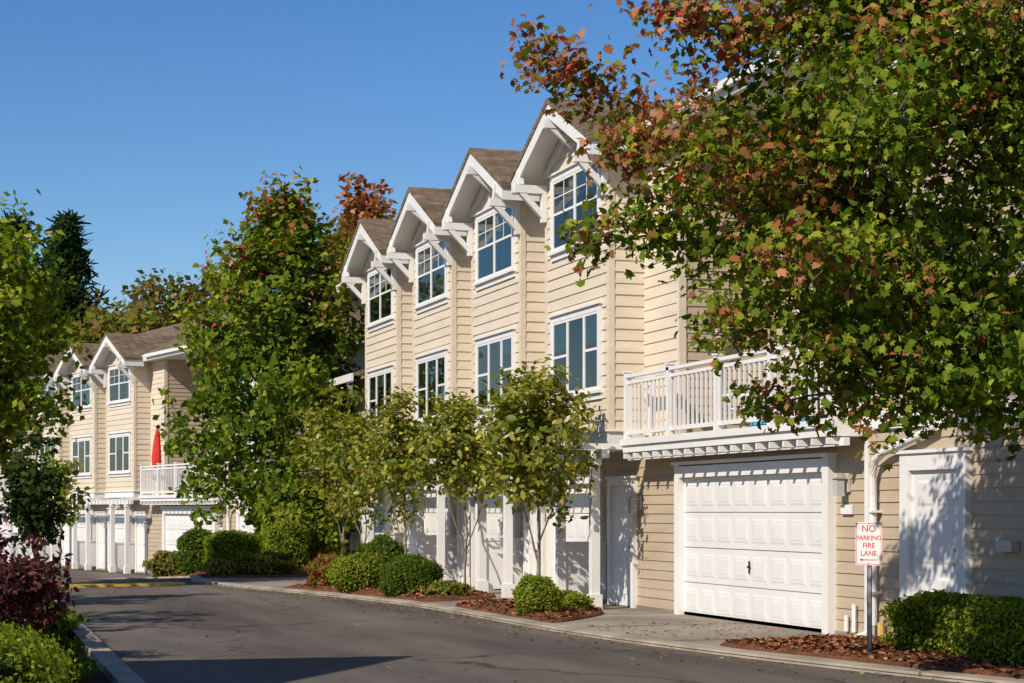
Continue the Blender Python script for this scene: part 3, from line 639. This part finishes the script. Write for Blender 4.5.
broad('maple_tree',(-4.6,24.0),7.5,[(0,0,5.2,(2.4,2.4,2.2))],80,[BG,G1],size=(.22,.36),leafper=6)
broad('maple_tree',(-4.2,30.0),6.6,[(0,0,4.6,(2.2,2.2,2.0))],70,[BG,G1],size=(.22,.36),leafper=6)
# ---------------------------------------------------------------- shrubs
def shrub(name,c,r,n,size,pal,p=2.,tpl='rhomb',core=True,rough=.08,up=.3):
    c=np.array([c[0],c[1],g(c[1])+c[2]]); root=empty(name)
    d=rng.normal(0,1,(n,3)); d[:,2]=np.abs(d[:,2])*np.where(rng.random(n)<.35,-.8,1); d=d/((np.abs(d)**p).sum(1,keepdims=True)**(1/p))
    ph_=rng.random(6)*6.28
    nz=lambda d:1+rough*(np.sin(d[:,0]*5+ph_[0])*np.sin(d[:,1]*6+ph_[1])+np.sin(d[:,2]*7+ph_[2]+d[:,0]*4))*.6
    q=d*np.array(r)*(nz(d)*(1-.10*rng.random(n)**2+rng.normal(0,.03,n)))[:,None]
    pos=c+q
    leaves('foliage',root,pos,rng.uniform(*size,n),tpl,pick(pal,n,.25),'leaf',up,c,1.0)
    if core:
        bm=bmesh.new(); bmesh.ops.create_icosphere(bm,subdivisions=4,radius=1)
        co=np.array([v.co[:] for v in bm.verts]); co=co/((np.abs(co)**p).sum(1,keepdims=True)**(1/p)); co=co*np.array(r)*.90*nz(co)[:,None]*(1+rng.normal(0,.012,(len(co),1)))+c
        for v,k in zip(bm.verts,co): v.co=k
        me=bpy.data.meshes.new('core'); bm.to_mesh(me); bm.free(); me.materials.append(M['core']); o=bpy.data.objects.new('filler_core',me); COL.objects.link(o); o.parent=root  # solid dark-green filler added inside the leaves to stop see-through
    return root
BX=[((.13,.17,.02),3),((.18,.22,.028),3),((.08,.125,.016),2),((.25,.26,.05),.7)]
BXd=[((.05,.085,.014),3),((.075,.115,.018),2),((.12,.16,.025),1)]
shrub('hedge',(-.72,14.0,.36),(1.75,1.5,.42),26000,(.03,.055),BX,6,rough=.05)
shrub('hedge',(10.75,16.9,.34),(.42,1.45,.36),15000,(.035,.06),BX,5,rough=.08)
shrub('rhododendron_bush',(11.0,14.8,.5),(.5,.9,.62),3500,(.08,.14),BXd,2.5,rough=.15)
shrub('boxwood_shrub',(8.85,25.8,.33),(.32,.36,.33),4500,(.03,.055),BX,2.4,rough=.12)
shrub('boxwood_shrub',(9.55,26.8,.22),(.45,.5,.17),3500,(.03,.06),BX,2.4,rough=.12)
shrub('boxwood_shrub',(8.75,32.6,.40),(.55,.55,.40),6500,(.035,.06),BXd,2.4,rough=.1)
shrub('boxwood_shrub',(8.3,34.9,.40),(.52,.55,.38),6000,(.035,.06),BX,2.4,rough=.1)
shrub('red_barberry_bush',(8.3,36.6,.36),(.6,.8,.34),3500,(.05,.09),[((.20,.06,.03),3),((.16,.12,.03),2),((.10,.12,.03),2)],2.2,rough=.2)
shrub('low_groundcover_plant',(9.2,32.2,.18),(.5,.35,.15),1800,(.05,.1),[((.16,.15,.03),2),((.22,.15,.05),1),((.08,.12,.02),2)],2.,rough=.2)
shrub('clipped_hedge',(7.6,45.2,.55),(.62,.6,.55),6500,(.05,.08),BX,5)
shrub('boxwood_shrub',(7.0,46.6,.60),(.5,.5,.60),4500,(.05,.08),BXd,3)
shrub('boxwood_shrub',(9.1,46.0,.68),(.55,.6,.70),5000,(.05,.08),BX,3)
shrub('low_groundcover_plant',(7.3,44.4,.25),(.5,.4,.25),1500,(.06,.11),[((.22,.18,.04),2),((.12,.14,.03),2)],2.,rough=.2)
shrub('low_groundcover_plant',(8.3,44.3,.3),(.7,.5,.3),2200,(.06,.11),[((.22,.18,.04),2),((.12,.14,.03),2)],2.,rough=.2)
shrub('low_groundcover_plant',(6.9,49.8,.35),(.8,.6,.4),2200,(.06,.11),[((.20,.16,.05),2),((.12,.12,.03),2)],2.,rough=.2)
shrub('laurel_bush',(9.9,48.0,1.2),(1.15,1.3,1.2),10000,(.12,.2),BX,2.2,rough=.22)
shrub('rhododendron_bush',(10.1,40.2,.5),(.5,.7,.5),2500,(.06,.1),BXd,2.2,rough=.2)
PUR=[((.07,.022,.032),3),((.11,.035,.045),3),((.17,.07,.07),1.2),((.06,.06,.025),1)]
T,tags=clumps([((1.05,20.6,.95),(.7,.8,.5)),((.8,21.2,.7),(.75,.8,.5))],65,5,.11,.5)
b=np.array([1.05,20.7,.03]); tree('smoke_bush',[[b,b+[0,0,.6]],[b,b+[.3,0,.6]],[b,b+[-.3,.2,.6]]],T,tags,step=.15,rtip=.004,rmax=.03,leafper=10,spread=.07,size=(.07,.12),tpl='oval',colfn=mixcol([PUR]),wob=.02,rleaf=.014,hpen=.8)
shrub('low_groundcover_plant',(1.2,24.0,.28),(.75,2.2,.32),5000,(.05,.09),BXd,2.4,rough=.25)
shrub('low_groundcover_plant',(1.1,17.6,.2),(.5,1.1,.22),4000,(.04,.07),BXd,2.4,rough=.25)
pts=[]
for i in range(520):
    y=rng.uniform(14,42); k=min(range(len(right)),key=lambda q:abs(right[q][1]-y)); x=right[k][0]-abs(rng.normal(0,.5))-.02; pts.append((x,y,.012))
for i in range(200): pts.append((rng.uniform(2.3,9),rng.uniform(15,40),.012))
for i in range(160): pts.append((rng.uniform(8.9,11.2),rng.uniform(20.8,24.5),.042))
leaves('fallen_leaves',None,np.array(pts),rng.uniform(.04,.08,len(pts)),'rhomb',pick([((.25,.12,.04),3),((.18,.07,.03),2),((.30,.24,.08),1)],len(pts)),'chip',up=3.)
# ---------------------------------------------------------------- sign
def sign():
    root=empty('no_parking_sign',(9.93,17.85,.1)); n=Vector((-.80,-.60,0)).normalized(); r=Vector((-n.y,n.x,0)); up=Vector((0,0,1))
    mw=Matrix((( r.x,up.x,n.x,0),(r.y,up.y,n.y,0),(r.z,up.z,n.z,0),(0,0,0,1)))
    def add(mb,nm,mat,bev=0):
        o=mb.obj(nm,mat,root,bevel=bev); o.matrix_local=mw; return o
    m=MB(); m.box(-.025,.025,-.15,1.40,-.02,-.012); m.box(-.025,-.019,-.15,1.40,-.012,.004); m.box(.019,.025,-.15,1.40,-.012,.004); add(m,'post','metal')
    m=MB(); m.box(-.155,.155,.93,1.40,.005,.010); add(m,'panel','door',.002)
    m=MB()
    for (a,b_,c,d) in ((-.145,.145,.940,.946),(-.145,.145,1.384,1.390),(-.145,-.139,.946,1.384),(.139,.145,.946,1.384)): m.box(a,b_,c,d,.0102,.0112)
    m.box(-.07,.09,.985,.995,.0102,.0112); m.v+=[(-.07,.972,.0108),(-.115,.990,.0108),(-.07,1.008,.0108)]; k=len(m.v); m.f.append((k-3,k-2,k-1))
    for y in (.955,1.374): m.tube([(0,y,.010),(0,y,.016)],.006,8)
    add(m,'border_and_arrow','redpaint')
    for txt,y,sz in (('NO',1.295,.105),('PARKING',1.205,.07),('FIRE',1.12,.078),('LANE',1.035,.078)):
        cu=bpy.data.curves.new('text_'+txt.lower(),'FONT'); cu.body=txt; cu.size=sz; cu.align_x='CENTER'; cu.extrude=.0008; cu.offset=.001; cu.materials.append(M['redpaint'])
        o=bpy.data.objects.new('text_'+txt.lower(),cu); COL.objects.link(o); o.parent=root; o.matrix_local=mw@Matrix.Translation((0,y,.011))
sign()
def umbrella():
    mb=MB(); pole=MB(); prof=[(0,.03),(.08,.15),(.35,.17),(.8,.13),(1.15,.08),(1.38,.03),(1.45,.005)]; n=24
    for i,(z,r) in enumerate(prof):
        for k in range(n):
            t=2*math.pi*k/n; rr=r*(1+.22*math.cos(8*t)); mb.v.append((rr*math.cos(t),rr*math.sin(t),.95+z))
    for i in range(len(prof)-1):
        for k in range(n): mb.f.append((i*n+k,i*n+(k+1)%n,(i+1)*n+(k+1)%n,(i+1)*n+k))
    pole.tube([(0,0,.0),(0,0,2.5)],.02,8); pole.tube([(0,0,0),(0,0,.07)],.25,16)
    e=empty('patio_umbrella'); mb.obj('folded_canopy','red',e,True); pole.obj('pole_and_base','white',e)
    e.matrix_world=b2.matrix_world@Matrix.Translation((11.3,26.9,2.74)); 
umbrella()
def chair(mat):
    W=MB()
    for x in (-.24,.24):
        for y in (-.24,.24): W.box(x-.02,x+.02,y-.02,y+.02,0,.62 if y<0 else .95)
        W.box(x-.035,x+.035,-.28,.28,.621,.65)
    for i in range(5): W.box(-.22,.22,-.24+.1*i,-.16+.1*i,.42,.44)
    for i in range(4): W.box(-.19+.11*i,-.12+.11*i,.22,.24,.46,.92)
    W.box(-.26,.26,.21,.25,.951,.98)
    e=empty('patio_chair'); W.obj('chair_frame','white',e); e.matrix_world=mat; return e
chair(b2.matrix_world@Matrix.Translation((11.7,24.6,2.72))@Matrix.Rotation(1.2,4,'Z'))
chair(b2.matrix_world@Matrix.Translation((11.7,23.0,2.72))@Matrix.Rotation(-.6,4,'Z'))
chair(Matrix.Translation((11.9,25.4,2.72))@Matrix.Rotation(.9,4,'Z'))
mb=MB(); n=14; m_=10
for i in range(n):
    for j in range(m_):
        u=i/(n-1);v=j/(m_-1); h=.30*math.sin(math.pi*u)**.5*math.sin(math.pi*v)**.5*(1+.25*math.sin(9*u+4*v)); mb.v.append((11.1+.45*v,21.9+1.5*u,2.80+h))
for i in range(n-1):
    for j in range(m_-1): mb.f.append((i*m_+j,(i+1)*m_+j,(i+1)*m_+j+1,i*m_+j+1))
mb.obj('blue_tarp_bundle','blue',None,True)
# ---------------------------------------------------------------- light, world, camera
el=math.radians(37); hd=Vector((.85,.53,0)).normalized()
sv=Vector((hd.x*math.cos(el),hd.y*math.cos(el),-math.sin(el)))
ld=bpy.data.lights.new('sun','SUN'); ld.energy=5.0; ld.angle=math.radians(.5); ld.color=(1,.90,.76)
lo=bpy.data.objects.new('sun',ld); COL.objects.link(lo); lo.rotation_euler=sv.to_track_quat('-Z','Y').to_euler()
w=bpy.data.worlds.new('World'); S.world=w; w.use_nodes=True; nt=w.node_tree; bg=nt.nodes['Background']
sk=nt.nodes.new('ShaderNodeTexSky'); sk.sky_type='NISHITA'; sk.sun_disc=False; sk.sun_elevation=el; sk.sun_rotation=math.atan2(-hd.x,-hd.y)%(2*math.pi)
sk.air_density=1.0; sk.dust_density=.15; sk.ozone_density=3.2
hs=nt.nodes.new('ShaderNodeHueSaturation'); hs.inputs['Saturation'].default_value=1.3; hs.inputs['Hue'].default_value=.508
nt.links.new(sk.outputs[0],hs.inputs['Color']); nt.links.new(hs.outputs[0],bg.inputs[0]); bg.inputs[1].default_value=.115
S.view_settings.view_transform='Standard'; S.view_settings.look='None'; S.view_settings.exposure=0
cd=bpy.data.cameras.new('camera'); cam=bpy.data.objects.new('camera',cd); COL.objects.link(cam); S.camera=cam
cd.sensor_width=36; cd.lens=1850/1024*36; cd.shift_y=(511-341.5)/1024; cd.clip_end=3000; cd.clip_start=.1
cam.location=(0,0,1.62); cam.rotation_euler=(math.radians(90),0,math.radians(-18.16))
